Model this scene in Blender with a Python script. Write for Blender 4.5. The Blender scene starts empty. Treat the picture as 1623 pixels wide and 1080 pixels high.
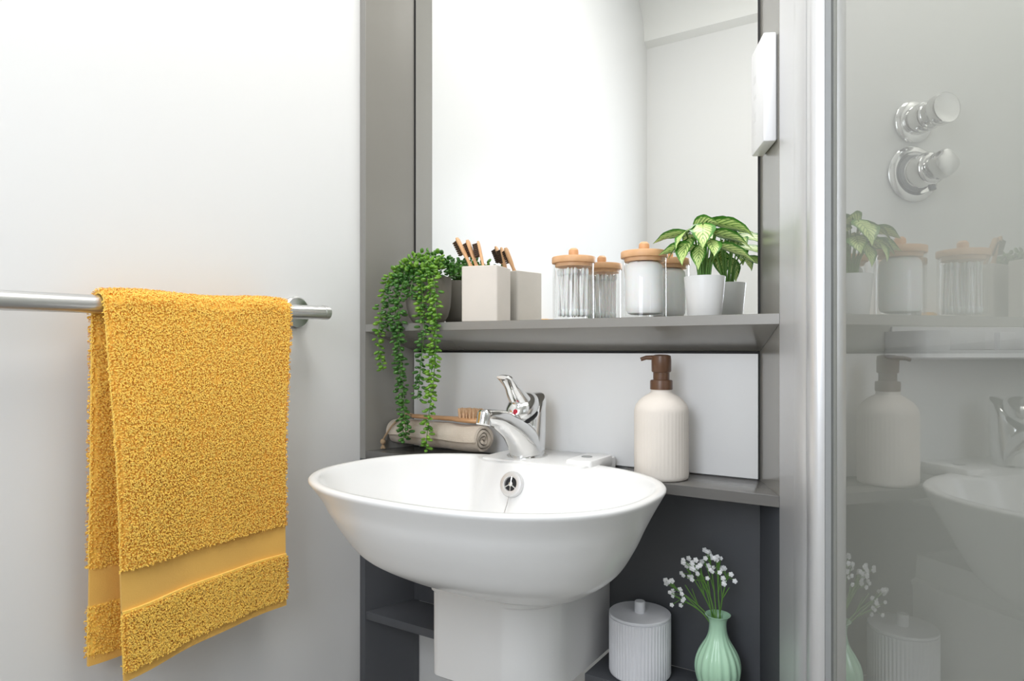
import bpy, bmesh, math, random
from mathutils import Vector, Matrix, Euler
PI = math.pi
random.seed(7)
S = bpy.context.scene
COL = S.collection
# ------------------------------------------------------------------ camera, world, lights, exposure
cd = bpy.data.cameras.new('camera'); cam = bpy.data.objects.new('camera', cd); COL.objects.link(cam)
cam.location = (0.2577, -1.164, 1.0)
cam.rotation_euler = (PI/2, 0, math.atan2(0.5372, 0.8435))
cd.sensor_width = 36.0; cd.lens = 36.0*1082/1623; cd.shift_y = 13.0/1623; cd.clip_start = 0.02
S.camera = cam
S.view_settings.view_transform = 'Standard'; S.view_settings.look = 'None'
S.view_settings.gamma = 1.0; S.view_settings.use_curve_mapping = False
S.view_settings.exposure = 0.06
S.cycles.diffuse_bounces = 7; S.cycles.max_bounces = 14; S.cycles.transparent_max_bounces = 16
wd = bpy.data.worlds.new('world'); S.world = wd; wd.use_nodes = True
wd.node_tree.nodes['Background'].inputs[0].default_value = (0.8, 0.9, 1, 1)
wd.node_tree.nodes['Background'].inputs[1].default_value = 0.3
def area(name, loc, rot, sx, sy, power, col):
    l = bpy.data.lights.new(name, 'AREA'); l.shape = 'RECTANGLE'; l.size = sx; l.size_y = sy; l.energy = power; l.color = col
    o = bpy.data.objects.new(name, l); COL.objects.link(o); o.location = loc; o.rotation_euler = rot
    return o
area('ceiling_lamp_light', (-0.08, -0.56, 2.455), (0, 0, 0), 0.55, 0.55, 13.0, (1.0, 0.975, 0.93))
area('shower_fill_light', (0.55, 0.10, 2.455), (0, 0, 0), 0.3, 0.3, 3.2, (1.0, 0.985, 0.95))  # added fill that brightens the shower interior
area('rear_fill_light', (-0.05, -1.525, 1.42), (PI/2, 0, 0), 0.48, 0.8, 8.0, (0.86, 0.91, 1.0))  # cool frontal fill from the added rear window

# ------------------------------------------------------------------ materials
def mat(name, col, rough=0.5, metal=0.0, spec=0.5, bump=None, vary=None, coat=0.0, sheen=0.0, sss=0.0):
    m = bpy.data.materials.new(name); m.use_nodes = True
    nt = m.node_tree; b = nt.nodes['Principled BSDF']
    b.inputs['Base Color'].default_value = (*col, 1); b.inputs['Roughness'].default_value = rough
    b.inputs['Metallic'].default_value = metal; b.inputs['Specular IOR Level'].default_value = spec
    b.inputs['Coat Weight'].default_value = coat; b.inputs['Sheen Weight'].default_value = sheen
    if sss: b.inputs['Subsurface Weight'].default_value = sss; b.inputs['Subsurface Scale'].default_value = 0.004
    tc = nt.nodes.new('ShaderNodeTexCoord')
    if vary:                       # (scale, second colour, amount)
        n = nt.nodes.new('ShaderNodeTexNoise'); n.inputs['Scale'].default_value = vary[0]; n.inputs['Detail'].default_value = 4
        nt.links.new(tc.outputs['Object'], n.inputs['Vector'])
        mx = nt.nodes.new('ShaderNodeMix'); mx.data_type = 'RGBA'
        mx.inputs[6].default_value = (*col, 1); mx.inputs[7].default_value = (*vary[1], 1)
        mp = nt.nodes.new('ShaderNodeMapRange'); mp.inputs['From Min'].default_value = 0.35; mp.inputs['From Max'].default_value = 0.65
        mp.inputs['To Max'].default_value = vary[2]
        nt.links.new(n.outputs['Fac'], mp.inputs['Value']); nt.links.new(mp.outputs['Result'], mx.inputs[0])
        nt.links.new(mx.outputs[2], b.inputs['Base Color'])
    if bump:                       # (scale, strength, distance)
        n2 = nt.nodes.new('ShaderNodeTexNoise'); n2.inputs['Scale'].default_value = bump[0]; n2.inputs['Detail'].default_value = 3
        nt.links.new(tc.outputs['Object'], n2.inputs['Vector'])
        bp = nt.nodes.new('ShaderNodeBump'); bp.inputs['Strength'].default_value = bump[1]; bp.inputs['Distance'].default_value = bump[2]
        nt.links.new(n2.outputs['Fac'], bp.inputs['Height']); nt.links.new(bp.outputs['Normal'], b.inputs['Normal'])
    return m
def glassmat(name, tint=(0.97, 0.985, 0.975), ior=1.5, gain=2.0, rough=0.0):
    m = bpy.data.materials.new(name); m.use_nodes = True; nt = m.node_tree; nt.nodes.clear()
    out = nt.nodes.new('ShaderNodeOutputMaterial'); tr = nt.nodes.new('ShaderNodeBsdfTransparent'); gl = nt.nodes.new('ShaderNodeBsdfGlossy')
    tr.inputs[0].default_value = (*tint, 1); gl.inputs['Roughness'].default_value = rough
    fr = nt.nodes.new('ShaderNodeFresnel'); fr.inputs['IOR'].default_value = ior
    ge = nt.nodes.new('ShaderNodeNewGeometry')
    inv = nt.nodes.new('ShaderNodeMath'); inv.operation = 'SUBTRACT'; inv.inputs[0].default_value = 1.0
    nt.links.new(ge.outputs['Backfacing'], inv.inputs[1])
    mu = nt.nodes.new('ShaderNodeMath'); mu.operation = 'MULTIPLY'
    nt.links.new(fr.outputs[0], mu.inputs[0]); nt.links.new(inv.outputs[0], mu.inputs[1])
    mg = nt.nodes.new('ShaderNodeMath'); mg.operation = 'MULTIPLY'; mg.use_clamp = True; mg.inputs[1].default_value = gain
    nt.links.new(mu.outputs[0], mg.inputs[0])
    mx = nt.nodes.new('ShaderNodeMixShader')
    nt.links.new(mg.outputs[0], mx.inputs[0]); nt.links.new(tr.outputs[0], mx.inputs[1]); nt.links.new(gl.outputs[0], mx.inputs[2])
    nt.links.new(mx.outputs[0], out.inputs[0])
    return m
def emis(name, col, st):
    m = bpy.data.materials.new(name); m.use_nodes = True; b = m.node_tree.nodes['Principled BSDF']
    b.inputs['Base Color'].default_value = (*col, 1); b.inputs['Emission Color'].default_value = (*col, 1); b.inputs['Emission Strength'].default_value = st
    return m
M = {}
M['wall'] = mat('white wall panel', (0.775, 0.775, 0.77), 0.32, spec=0.35, bump=(6, 0.02, 0.01))
M['ceil'] = mat('ceiling white', (0.86, 0.86, 0.84), 0.6)
M['floor'] = mat('grey vinyl floor', (0.42, 0.415, 0.41), 0.45, vary=(9, (0.35, 0.345, 0.34), 0.6))
M['shower'] = mat('shower wall panel', (0.72, 0.725, 0.70), 0.3, spec=0.4)
M['lam'] = mat('grey laminate', (0.245, 0.235, 0.21), 0.2, spec=0.6, vary=(3, (0.225, 0.215, 0.192), 0.7))
M['lamdark'] = mat('dark grey laminate', (0.15, 0.146, 0.138), 0.25, spec=0.5, vary=(3, (0.135, 0.13, 0.124), 0.7))
M['edge'] = mat('grey edge banding', (0.27, 0.262, 0.245), 0.35)
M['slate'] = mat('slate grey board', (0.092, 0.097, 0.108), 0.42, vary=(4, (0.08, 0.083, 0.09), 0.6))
M['black'] = mat('black backing', (0.012, 0.012, 0.012), 0.7)
M['splash'] = mat('white splashback', (0.80, 0.80, 0.795), 0.25, spec=0.4, bump=(5, 0.02, 0.01))
M['mirror'] = mat('mirror silver', (0.965, 0.975, 0.968), 0.0, 1.0)
M['ceramic'] = mat('white glazed ceramic', (0.84, 0.84, 0.835), 0.22, spec=0.45, bump=(3, 0.01, 0.01))
M['chrome'] = mat('chrome', (0.80, 0.80, 0.79), 0.13, 1.0, bump=(30, 0.01, 0.002))
M['satin'] = mat('satin aluminium', (0.66, 0.66, 0.655), 0.3, 1.0, bump=(80, 0.02, 0.001))
M['alu'] = mat('anodised aluminium', (0.74, 0.74, 0.745), 0.42, 0.7, bump=(60, 0.02, 0.001))
M['seal'] = mat('grey rubber seal', (0.30, 0.31, 0.31), 0.5)
M['glass'] = glassmat('shower glass', (0.92, 0.925, 0.915), 1.5, 1.7)
M['jar'] = glassmat('clear acrylic', (0.994, 0.996, 0.993), 1.49, 1.0)
M['pile'] = mat('yellow terry pile', (0.98, 0.67, 0.14), 0.85, spec=0.1, sheen=0.3, vary=(260, (0.95, 0.57, 0.085), 0.9))
M['towel'] = mat('yellow towel weave', (0.83, 0.49, 0.12), 0.9, spec=0.1, sheen=0.2, bump=(500, 0.4, 0.001))
M['linen'] = mat('beige rolled cloth', (0.60, 0.53, 0.45), 0.95, spec=0.1, sheen=0.2, bump=(260, 0.6, 0.0015), vary=(20, (0.5, 0.43, 0.35), 0.8))
M['wood'] = mat('light beech wood', (0.62, 0.36, 0.19), 0.5, vary=(25, (0.50, 0.27, 0.13), 0.8))
M['bamboo'] = mat('bamboo lid', (0.76, 0.45, 0.24), 0.45, vary=(40, (0.66, 0.36, 0.17), 0.8))
M['bristle'] = mat('natural bristle', (0.72, 0.50, 0.32), 0.8, vary=(200, (0.55, 0.34, 0.18), 0.8))
M['dbristle'] = mat('dark brown bristle', (0.10, 0.055, 0.03), 0.8, vary=(300, (0.05, 0.03, 0.02), 0.8))
M['twine'] = mat('jute twine', (0.40, 0.28, 0.17), 0.9, bump=(900, 0.6, 0.001))
M['stone'] = mat('matt cream ceramic', (0.74, 0.685, 0.625), 0.65, spec=0.3, bump=(40, 0.05, 0.002), vary=(12, (0.67, 0.63, 0.57), 0.6))
M['brown'] = mat('brown pump plastic', (0.115, 0.055, 0.028), 0.35)
M['taupe'] = mat('taupe stoneware', (0.26, 0.235, 0.20), 0.7, bump=(60, 0.08, 0.002), vary=(30, (0.22, 0.2, 0.17), 0.7))
M['whitepot'] = mat('white pot', (0.80, 0.80, 0.79), 0.35)
M['resin'] = mat('white resin', (0.84, 0.85, 0.89), 0.5)
M['mint'] = mat('mint green glaze', (0.44, 0.70, 0.50), 0.2, coat=0.3)
M['cotton'] = mat('white cotton', (0.88, 0.88, 0.88), 0.95, spec=0.1, sss=0.2, bump=(300, 0.3, 0.001))
M['pearl'] = mat('bright green succulent leaf', (0.20, 0.40, 0.035), 0.4, vary=(45, (0.06, 0.19, 0.015), 1.0), sss=0.1)
M['pearl2'] = mat('deep green succulent leaf', (0.075, 0.22, 0.03), 0.4, vary=(45, (0.025, 0.10, 0.012), 1.0), sss=0.1)
M['stem'] = mat('green stem', (0.12, 0.27, 0.05), 0.5)
M['soil'] = mat('dark soil', (0.03, 0.022, 0.015), 0.95, bump=(200, 0.8, 0.003))
M['blossom'] = mat('white blossom', (0.86, 0.87, 0.88), 0.8, bump=(400, 0.5, 0.001))
M['plastic'] = mat('white plastic', (0.82, 0.82, 0.83), 0.35)
M['mark'] = mat('faint grey print', (0.74, 0.74, 0.745), 0.4)
M['red'] = mat('red indicator', (0.45, 0.01, 0.03), 0.3)
M['dark'] = mat('dark hole', (0.01, 0.01, 0.012), 0.6)
M['pane'] = emis('glowing fill pane', (0.86, 0.92, 1.0), 0.9)  # self-lit surface of the added fill window
M['lampglow'] = emis('lamp diffuser', (1.0, 0.97, 0.92), 1.3)

def leafmat():
    m = bpy.data.materials.new('variegated leaf'); m.use_nodes = True; nt = m.node_tree; b = nt.nodes['Principled BSDF']
    uv = nt.nodes.new('ShaderNodeUVMap'); sp = nt.nodes.new('ShaderNodeSeparateXYZ'); nt.links.new(uv.outputs[0], sp.inputs[0])
    def math_(op, a, bb, clamp=False):
        n = nt.nodes.new('ShaderNodeMath'); n.operation = op; n.use_clamp = clamp
        for i, x in enumerate((a, bb)):
            if isinstance(x, (int, float)): n.inputs[i].default_value = x
            else: nt.links.new(x, n.inputs[i])
        return n.outputs[0]
    au = math_('ABSOLUTE', math_('SUBTRACT', sp.outputs[0], 0.5), 0)             # 0 at midrib .. 0.5 at edge
    no = nt.nodes.new('ShaderNodeTexNoise'); no.inputs['Scale'].default_value = 9; no.inputs['Detail'].default_value = 3
    nt.links.new(uv.outputs[0], no.inputs['Vector'])
    side = math_('SINE', math_('MULTIPLY', math_('SUBTRACT', sp.outputs[1], math_('MULTIPLY', au, 0.9)), 42), 0)   # side veins
    vein = math_('MULTIPLY', math_('GREATER_THAN', side, 0.55), 0.85)
    rim = math_('MULTIPLY', math_('SUBTRACT', math_('ADD', au, math_('MULTIPLY', no.outputs[0], 0.34)), 0.44), 8, True)
    mid = math_('LESS_THAN', au, 0.025)
    f = math_('MAXIMUM', math_('MAXIMUM', vein, rim), math_('MULTIPLY', mid, 0.6))
    mx = nt.nodes.new('ShaderNodeMix'); mx.data_type = 'RGBA'
    mx.inputs[6].default_value = (0.66, 0.80, 0.30, 1); mx.inputs[7].default_value = (0.045, 0.20, 0.015, 1)
    nt.links.new(f, mx.inputs[0]); nt.links.new(mx.outputs[2], b.inputs['Base Color'])
    b.inputs['Roughness'].default_value = 0.4
    b.inputs['Transmission Weight'].default_value = 0.0
    return m
M['leaf'] = leafmat()

# ------------------------------------------------------------------ mesh helpers
class MB:
    def __init__(s): s.v = []; s.f = []; s.uv = None
    def add(s, vs, fs):
        o = len(s.v); s.v += [tuple(p) for p in vs]; s.f += [tuple(i+o for i in q) for q in fs]; return s
    def box(s, x0, x1, y0, y1, z0, z1):
        return s.add([(x0,y0,z0),(x1,y0,z0),(x1,y1,z0),(x0,y1,z0),(x0,y0,z1),(x1,y0,z1),(x1,y1,z1),(x0,y1,z1)],
                     [(0,3,2,1),(4,5,6,7),(0,1,5,4),(1,2,6,5),(2,3,7,6),(3,0,4,7)])
    def prism(s, poly, z0, z1):
        n = len(poly); a = sum(poly[i][0]*poly[(i+1)%n][1]-poly[(i+1)%n][0]*poly[i][1] for i in range(n))
        if a < 0: poly = poly[::-1]
        return s.add([(x,y,z0) for x,y in poly]+[(x,y,z1) for x,y in poly],
                     [tuple(range(n-1,-1,-1)), tuple(range(n,2*n))]+[(i,(i+1)%n,n+(i+1)%n,n+i) for i in range(n)])
    def loft(s, rings, cap0=True, cap1=True, closed=True):
        n = len(rings[0]); vs = [p for r in rings for p in r]; fs = []
        for k in range(len(rings)-1):
            for i in range(n if closed else n-1):
                j = (i+1) % n
                fs.append((k*n+i, k*n+j, (k+1)*n+j, (k+1)*n+i))
        if cap0: fs.append(tuple(range(n-1,-1,-1)))
        if cap1: fs.append(tuple((len(rings)-1)*n+i for i in range(n)))
        return s.add(vs, fs)
    def lathe(s, prof, seg=48, c=(0,0,0), mod=None, cap0=True, cap1=True):
        rings = []
        for r, z in prof:
            rings.append([(c[0]+(r if mod is None else mod(r,z,2*PI*i/seg))*math.cos(2*PI*i/seg), c[1]+(r if mod is None else mod(r,z,2*PI*i/seg))*math.sin(2*PI*i/seg), c[2]+z) for i in range(seg)])
        return s.loft(rings, cap0, cap1)
    def tube(s, pts, rad, seg=10, flat=1.0, up=(0,0,1), cap=True):
        pts = [Vector(p) for p in pts]; rings = []; n = len(pts)
        ref = Vector(up)
        for i, p in enumerate(pts):
            d = (pts[min(i+1,n-1)]-pts[max(i-1,0)]).normalized()
            a = d.cross(ref)
            if a.length < 1e-4: a = d.cross(Vector((1,0,0.1)))
            a.normalize(); b = a.cross(d).normalized()
            r = rad[i] if isinstance(rad, (list, tuple)) else rad
            ra, rb = r if isinstance(r, tuple) else (r, r*flat)
            rings.append([tuple(p+a*(ra*math.cos(2*PI*k/seg))+b*(rb*math.sin(2*PI*k/seg))) for k in range(seg)])
        rings = [r[::-1] for r in rings]
        return s.loft(rings, cap, cap)
    def ell(s, c, r, seg=10, rings=6, R=None):
        c = Vector(c); R = R or Matrix.Identity(3); vs = [tuple(c+R@Vector((0,0,-r[2])))]; fs = []
        for k in range(1, rings):
            t = -PI/2+PI*k/rings
            for i in range(seg):
                a = 2*PI*i/seg
                vs.append(tuple(c+R@Vector((r[0]*math.cos(t)*math.cos(a), r[1]*math.cos(t)*math.sin(a), r[2]*math.sin(t)))))
        vs.append(tuple(c+R@Vector((0,0,r[2])))); last = len(vs)-1
        for i in range(seg): fs.append((0, 1+(i+1)%seg, 1+i)); fs.append((last, 1+(rings-2)*seg+i, 1+(rings-2)*seg+(i+1)%seg))
        for k in range(rings-2):
            for i in range(seg):
                j = (i+1)%seg; fs.append((1+k*seg+i, 1+k*seg+j, 1+(k+1)*seg+j, 1+(k+1)*seg+i))
        return s.add(vs, fs)
    def xf(s, Mx): s.v = [tuple(Mx@Vector(p)) for p in s.v]; return s
    def obj(s, name, material, parent=None, world=False, smooth=None, bevel=0, fix=True, seg=2):
        vs = s.v
        if world and parent is not None:
            off = Vector((0,0,0)); q = parent
            while q: off += q.location; q = q.parent
            vs = [tuple(Vector(p)-off) for p in vs]
        me = bpy.data.meshes.new(name); me.from_pydata(vs, [], s.f)
        if bevel or fix:
            bm = bmesh.new(); bm.from_mesh(me)
            if fix: bmesh.ops.recalc_face_normals(bm, faces=bm.faces)
            if bevel:
                es = [e for e in bm.edges if len(e.link_faces)==2 and e.calc_face_angle(0) > 0.5]
                bmesh.ops.bevel(bm, geom=es, offset=bevel, segments=seg, profile=0.5, affect='EDGES', clamp_overlap=True)
            bm.to_mesh(me); bm.free()
        if smooth or (smooth is None and bevel):
            me.shade_smooth(); me.set_sharp_from_angle(angle=math.radians(smooth if isinstance(smooth,(int,float)) and not isinstance(smooth,bool) else 38))
        me.materials.append(M[material])
        o = bpy.data.objects.new(name, me); COL.objects.link(o)
        if parent is not None: o.parent = parent
        return o
def thing(name, label, cat, loc=(0,0,0), group=None, rz=0.0):
    o = bpy.data.objects.new(name, None); COL.objects.link(o); o.location = loc; o.rotation_euler = (0,0,rz); o.empty_display_size = 0.03
    return tag(o, label, cat, group)
def tag(o, label, cat, group=None):
    o['label'] = label; o['category'] = cat
    if group: o['group'] = group
    return o
def struct(o): o['kind'] = 'structure'; return o
def place(o, loc, rz=0.0, rot=None):
    o.location = loc; o.rotation_euler = rot or (0,0,rz); return o
def lerp(a, b, t): return a+(b-a)*t
def interp(x, xs, ys):
    for i in range(len(xs)-1):
        if x <= xs[i+1]: return lerp(ys[i], ys[i+1], (x-xs[i])/(xs[i+1]-xs[i]))
    return ys[-1]
def spline(pts, n):
    pts = [Vector(p) for p in pts]; out = []; L = len(pts)
    for i in range(L-1):
        p0, p1, p2, p3 = pts[max(i-1,0)], pts[i], pts[i+1], pts[min(i+2,L-1)]
        for k in range(n):
            t = k/n
            out.append(0.5*((2*p1)+(p2-p0)*t+(2*p0-5*p1+4*p2-p3)*t*t+(3*p1-p0-3*p2+p3)*t**3))
    out.append(pts[-1]); return out

# ------------------------------------------------------------------ room shell
# x runs along the alcove, y into its back, z up; the shower partition leaves the alcove's right end along TD, shower side = MD
TD = Vector((0.421, -0.907, 0)); MD = Vector((0.907, 0.421, 0))
SW = Vector((0.754, 0.657, 0)); SN = Vector((0.657, -0.754, 0)); SP = Vector((0.204, 0.284, 0))   # shower wall: along, normal, point
def P(s, m): q = TD*s+MD*m; return (q.x, q.y)
def Q(k, d=0): q = SP+SW*k+SN*d; return (q.x, q.y)
H = 2.47
XL = -0.797; YR = -1.54
struct(MB().box(XL-0.05, XL, YR-0.05, 0.07, 0, H).obj('wall_left', 'wall'))
struct(MB().box(XL-0.05, 1.75, YR-0.05, YR, 0, H).obj('wall_rear', 'wall'))
struct(MB().box(XL, 0.0, 0.02, 0.07, 0, H).obj('wall_back', 'wall'))
a, b = Q(-0.296), Q(0.53)
struct(MB().prism([a, b, (b[0]-0.03, b[1]+0.035), (a[0]-0.03, a[1]+0.035)], 0, H).obj('wall_shower_back', 'shower'))
c = Vector((b[0], b[1], 0))+TD*2.40
struct(MB().prism([b, (c.x, c.y), (c.x+0.045, c.y+0.02), (b[0]+0.045, b[1]+0.02)], 0, H).obj('wall_right', 'shower'))
pl = [(XL-0.05, YR-0.05), (1.75, YR-0.05), (1.75, -1.4), (b[0]+0.05, b[1]+0.06), (XL-0.05, b[1]+0.06)]
struct(MB().prism(pl, -0.04, 0.0).obj('floor', 'floor'))
struct(MB().prism(pl, H, H+0.04).obj('ceiling', 'ceil'))
cove = [(YR, H-0.22)]+[(YR+0.03+0.17*(1-math.cos(t)), H-0.20+0.19*math.sin(t)) for t in [i*PI/16 for i in range(9)]]+[(YR+0.20, H), (YR, H)]
mb = MB(); mb.loft([[(XL, y, z) for y, z in cove], [(1.7, y, z) for y, z in cove]])
struct(mb.obj('trim_1', 'ceil', smooth=30))
# unseen window added in the rear wall behind the camera for cool fill
w = MB().box(-0.33, 0.23, YR, YR+0.012, 0.98, 1.02).box(-0.33, 0.23, YR, YR+0.012, 1.82, 1.86).box(-0.33, -0.29, YR, YR+0.012, 1.02, 1.82).box(0.19, 0.23, YR, YR+0.012, 1.02, 1.82).obj('fill_window_1', 'plastic'); struct(w)
MB().box(-0.29, 0.19, YR+0.001, YR+0.006, 1.02, 1.82).obj('fill_pane', 'pane', w)
# ceiling lamp
t = thing('ceiling_lamp', 'square white flush ceiling lamp above the alcove', 'lamp', (-0.08, -0.56, H))
MB().box(-0.30, 0.30, -0.30, 0.30, -0.012, 0.0).obj('lamp_frame', 'plastic', t, bevel=0.003)
t2 = thing('shower_fill_lamp', 'small square ceiling lamp added over the shower tray as fill', 'lamp', (0.55, 0.10, H))  # casing for the added shower fill
MB().box(-0.16, 0.16, -0.16, 0.16, -0.012, 0.0).obj('lamp_frame', 'plastic', t2, bevel=0.003)

# ------------------------------------------------------------------ grey alcove unit
D = 0.11
unit = thing('alcove_unit', 'grey laminate alcove unit with shelves around the basin and mirror', 'shelving', (-0.37, -0.02, 0))
def UL(y): return -0.743+0.038*y/D      # inner face of the left panel
def UR(y): return -0.051*y/D            # inner face of the right panel
mb = MB().prism([(-0.743, 0.0), (-0.781, -D), (XL+0.0005, -D), (XL+0.0005, 0.018), (-0.743, 0.018)], 0.767, H)
mb.obj('side_panel', 'lam', unit, world=True)
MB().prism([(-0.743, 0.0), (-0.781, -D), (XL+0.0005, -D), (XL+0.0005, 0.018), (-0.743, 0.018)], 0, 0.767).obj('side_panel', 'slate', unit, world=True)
MB().box(XL+0.0006, -0.781, -D-0.0015, -D, 0.767, H).obj('edge_strip', 'edge', unit, world=True)
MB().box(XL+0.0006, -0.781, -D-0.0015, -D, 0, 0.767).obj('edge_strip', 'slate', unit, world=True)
MB().prism([P(-0.115, 0), P(0.121, 0), P(0.121, 0.017), P(-0.115, 0.017)], 0.767, H).obj('side_panel', 'lam', unit, world=True)
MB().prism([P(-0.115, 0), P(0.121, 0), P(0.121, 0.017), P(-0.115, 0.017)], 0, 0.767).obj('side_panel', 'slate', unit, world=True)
def shelf_board(poly, z0, z1, name='shelf'):
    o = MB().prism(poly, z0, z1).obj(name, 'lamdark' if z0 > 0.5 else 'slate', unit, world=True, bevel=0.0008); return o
# upper shelf: flat top, thick front edge, underside falling to the back
prof = [(-D, 1.052), (-D, 1.036), (-0.001, 0.996), (-0.001, 1.052)]
MB().loft([[(UL(y), y, z) for y, z in prof], [(UR(y), y, z) for y, z in prof]]).obj('shelf', 'lam', unit, world=True, bevel=0.0008)
MB().loft([[(UL(y)+0.0005, y, z) for y, z in [(-D-0.001, 1.0365), (-D, 1.0365), (-D, 1.0515), (-D-0.001, 1.0515)]],
           [(UR(y)-0.0005, y, z) for y, z in [(-D-0.001, 1.0365), (-D, 1.0365), (-D, 1.0515), (-D-0.001, 1.0515)]]]).obj('edge_strip', 'edge', unit, world=True)
# basin outline
BU, BV, BA, BB, BN = -0.354, -0.293, 0.282, 0.2115, 2.38
def sep(c): return math.copysign(abs(c)**(2/BN), c)
def bowl_pt(th, sa, sb, k): return (BU+BA*sa*sep(math.cos(th)), BV+k+BB*sb*sep(math.sin(th)))
def rim_y(x): return BV+BB*max(0, 1-abs((x-BU)/BA)**BN)**(1/BN)
lf = [(-0.48+(-0.535+0.48)*i/6) for i in range(7)]
shelf_board([(UL(-D), -D), (-0.535, -D)]+[(x, rim_y(x)+0.004) for x in reversed(lf) if rim_y(x)+0.004 > -D]+[(-0.48, -0.001), (UL(-0.001), -0.001)], 0.767, 0.784)
rt = [(-0.176+(-0.232+0.176)*i/6) for i in range(7)]
shelf_board([(UR(-D), -D), (-0.172, -D)]+[(x, rim_y(x)+0.004) for x in rt if rim_y(x)+0.004 > -D]+[(-0.232, -0.001), (UR(-0.001), -0.001)], 0.767, 0.784)
MB().loft([[(UR(y)-0.0005, y, z) for y, z in [(-D-0.001, 0.7675), (-D, 0.7675), (-D, 0.7835), (-D-0.001, 0.7835)]],
           [(-0.173, y, z) for y, z in [(-D-0.001, 0.7675), (-D, 0.7675), (-D, 0.7835), (-D-0.001, 0.7835)]]]).obj('edge_strip', 'lamdark', unit, world=True)
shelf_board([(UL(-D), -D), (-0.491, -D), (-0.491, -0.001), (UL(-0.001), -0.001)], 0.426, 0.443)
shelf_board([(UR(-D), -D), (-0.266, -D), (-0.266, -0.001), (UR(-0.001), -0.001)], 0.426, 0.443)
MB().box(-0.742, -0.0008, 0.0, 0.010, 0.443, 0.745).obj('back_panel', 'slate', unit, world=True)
MB().box(-0.742, -0.0008, -0.0005, 0.012, 0.745, 0.7665).obj('shade_strip', 'black', unit, world=True)  # black strip painting the shadow line beneath the mid shelf

# splashback and mirror
t = thing('splashback', 'white splashback panel behind the tap, between the two grey shelves', 'splashback', (-0.37, 0.005, 0.784))
MB().box(-0.741, -0.004, -0.001, 0.004, 0.7855, 0.9915).obj('panel', 'splash', t, world=True)
MB().box(-0.7425, -0.0008, 0.004, 0.012, 0.7845, 0.9958).obj('backing', 'black', t, world=True)
t = thing('wall_mirror', 'large frameless mirror above the upper shelf reflecting a white room', 'mirror', (-0.37, 0.005, 1.053))
MB().box(-0.7368, -0.0045, 0.0, 0.005, 1.0535, 2.20).obj('mirror_glass', 'mirror', t, world=True)
MB().box(-0.7425, -0.0008, 0.0008, 0.012, 1.0525, 2.21).obj('backing', 'black', t, world=True)

# ------------------------------------------------------------------ washbasin
RIM = 0.80; HB = 0.6236
TT = [0, .15, .3, .5, .7, .85, .95, 1.0]
SA = [1, .945, .900, .843, .763, .643, .526, .388]; SB = [1, .940, .872, .775, .661, .504, .370, .224]; KK = [0, .005, .004, .006, .010, .018, .027, .033]
def smooth_tab(tab, n=24):
    out = spline([(t_, y_, 0) for t_, y_ in zip(TT, tab)], 6); return [(p.x, p.y) for p in out]
tA, tB, tK = smooth_tab(SA), smooth_tab(SB), smooth_tab(KK)
NB = 144
def ring(sa, sb, k, z, deck=False, dd=0.0):
    r = []
    for i in range(NB):
        x, y = bowl_pt(2*PI*i/NB, sa, sb, k)
        if deck:   # tap platform reaching into the bowl
            q = min(1, max(0, (abs(x-(-0.350))-0.07)/0.15)); q = q*q*(3-2*q)
            yd = lerp(-0.164-dd, -0.04, q); hk = max(0, 0.05-abs(y-yd))/0.05
            y = min(y, yd)-hk*hk*0.05/4*(1-q)
        r.append((x, y, z))
    return r
basin = thing('washbasin', 'white ceramic oval washbasin on a half pedestal in the alcove', 'washbasin', (-0.354, -0.24, 0.475))
rings = []
for (t_, sa), (_, sb), (_, k) in reversed(list(zip(tA, tB, tK))):
    rings.append(ring(sa, sb, k, RIM-0.006-t_*(RIM-0.006-HB)))
rings.append(ring(1.002, 1.002, 0, RIM-0.003)); rings.append(ring(0.994, 0.993, 0, RIM-0.0005)); rings.append(ring(0.975, 0.97, 0, RIM))
inn = [(0.958, 0.945, 0, 0.0), (0.946, 0.930, 0, 0.003), (0.935, 0.915, 0.0, 0.010), (0.905, 0.875, 0.002, 0.03), (0.86, 0.81, 0.003, 0.055), (0.79, 0.72, 0.005, 0.080), (0.69, 0.60, 0.008, 0.103), (0.55, 0.45, 0.010, 0.120), (0.38, 0.30, 0.012, 0.130), (0.2, 0.15, 0.012, 0.135), (0.07, 0.07, 0.012, 0.137)]
for sa, sb, k, dz in inn: rings.append(ring(sa, sb, k, RIM-dz, True, dz*0.30))
MB().loft(rings).obj('bowl', 'ceramic', basin, world=True, smooth=80)
# raised deck that carries the tap, with its corner block
def rrect(x0, x1, y0, y1, r, n=5):
    pts = []
    for cx_, cy_, a0 in ((x1-r, y1-r, 0), (x0+r, y1-r, 90), (x0+r, y0+r, 180), (x1-r, y0+r, 270)):
        for i in range(n+1): a_ = math.radians(a0+90*i/n); pts.append((cx_+r*math.cos(a_), cy_+r*math.sin(a_)))
    return pts
MB().prism(rrect(-0.462, -0.250, -0.150, -0.0025, 0.018), 0.735, 0.8035).obj('tap_deck', 'ceramic', basin, world=True, bevel=0.003, smooth=40)
blk = MB().prism(rrect(-0.296, -0.246, -0.128, -0.035, 0.007), 0.79, 0.8105).obj('corner_block', 'ceramic', basin, world=True, bevel=0.004, smooth=40)
MB().lathe([(0.0095, 0), (0.0095, 0.0012), (0.006, 0.0014)], 20, (-0.274, -0.085, 0.8104)).obj('hole_cover', 'seal', blk, world=True, smooth=True)
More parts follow.
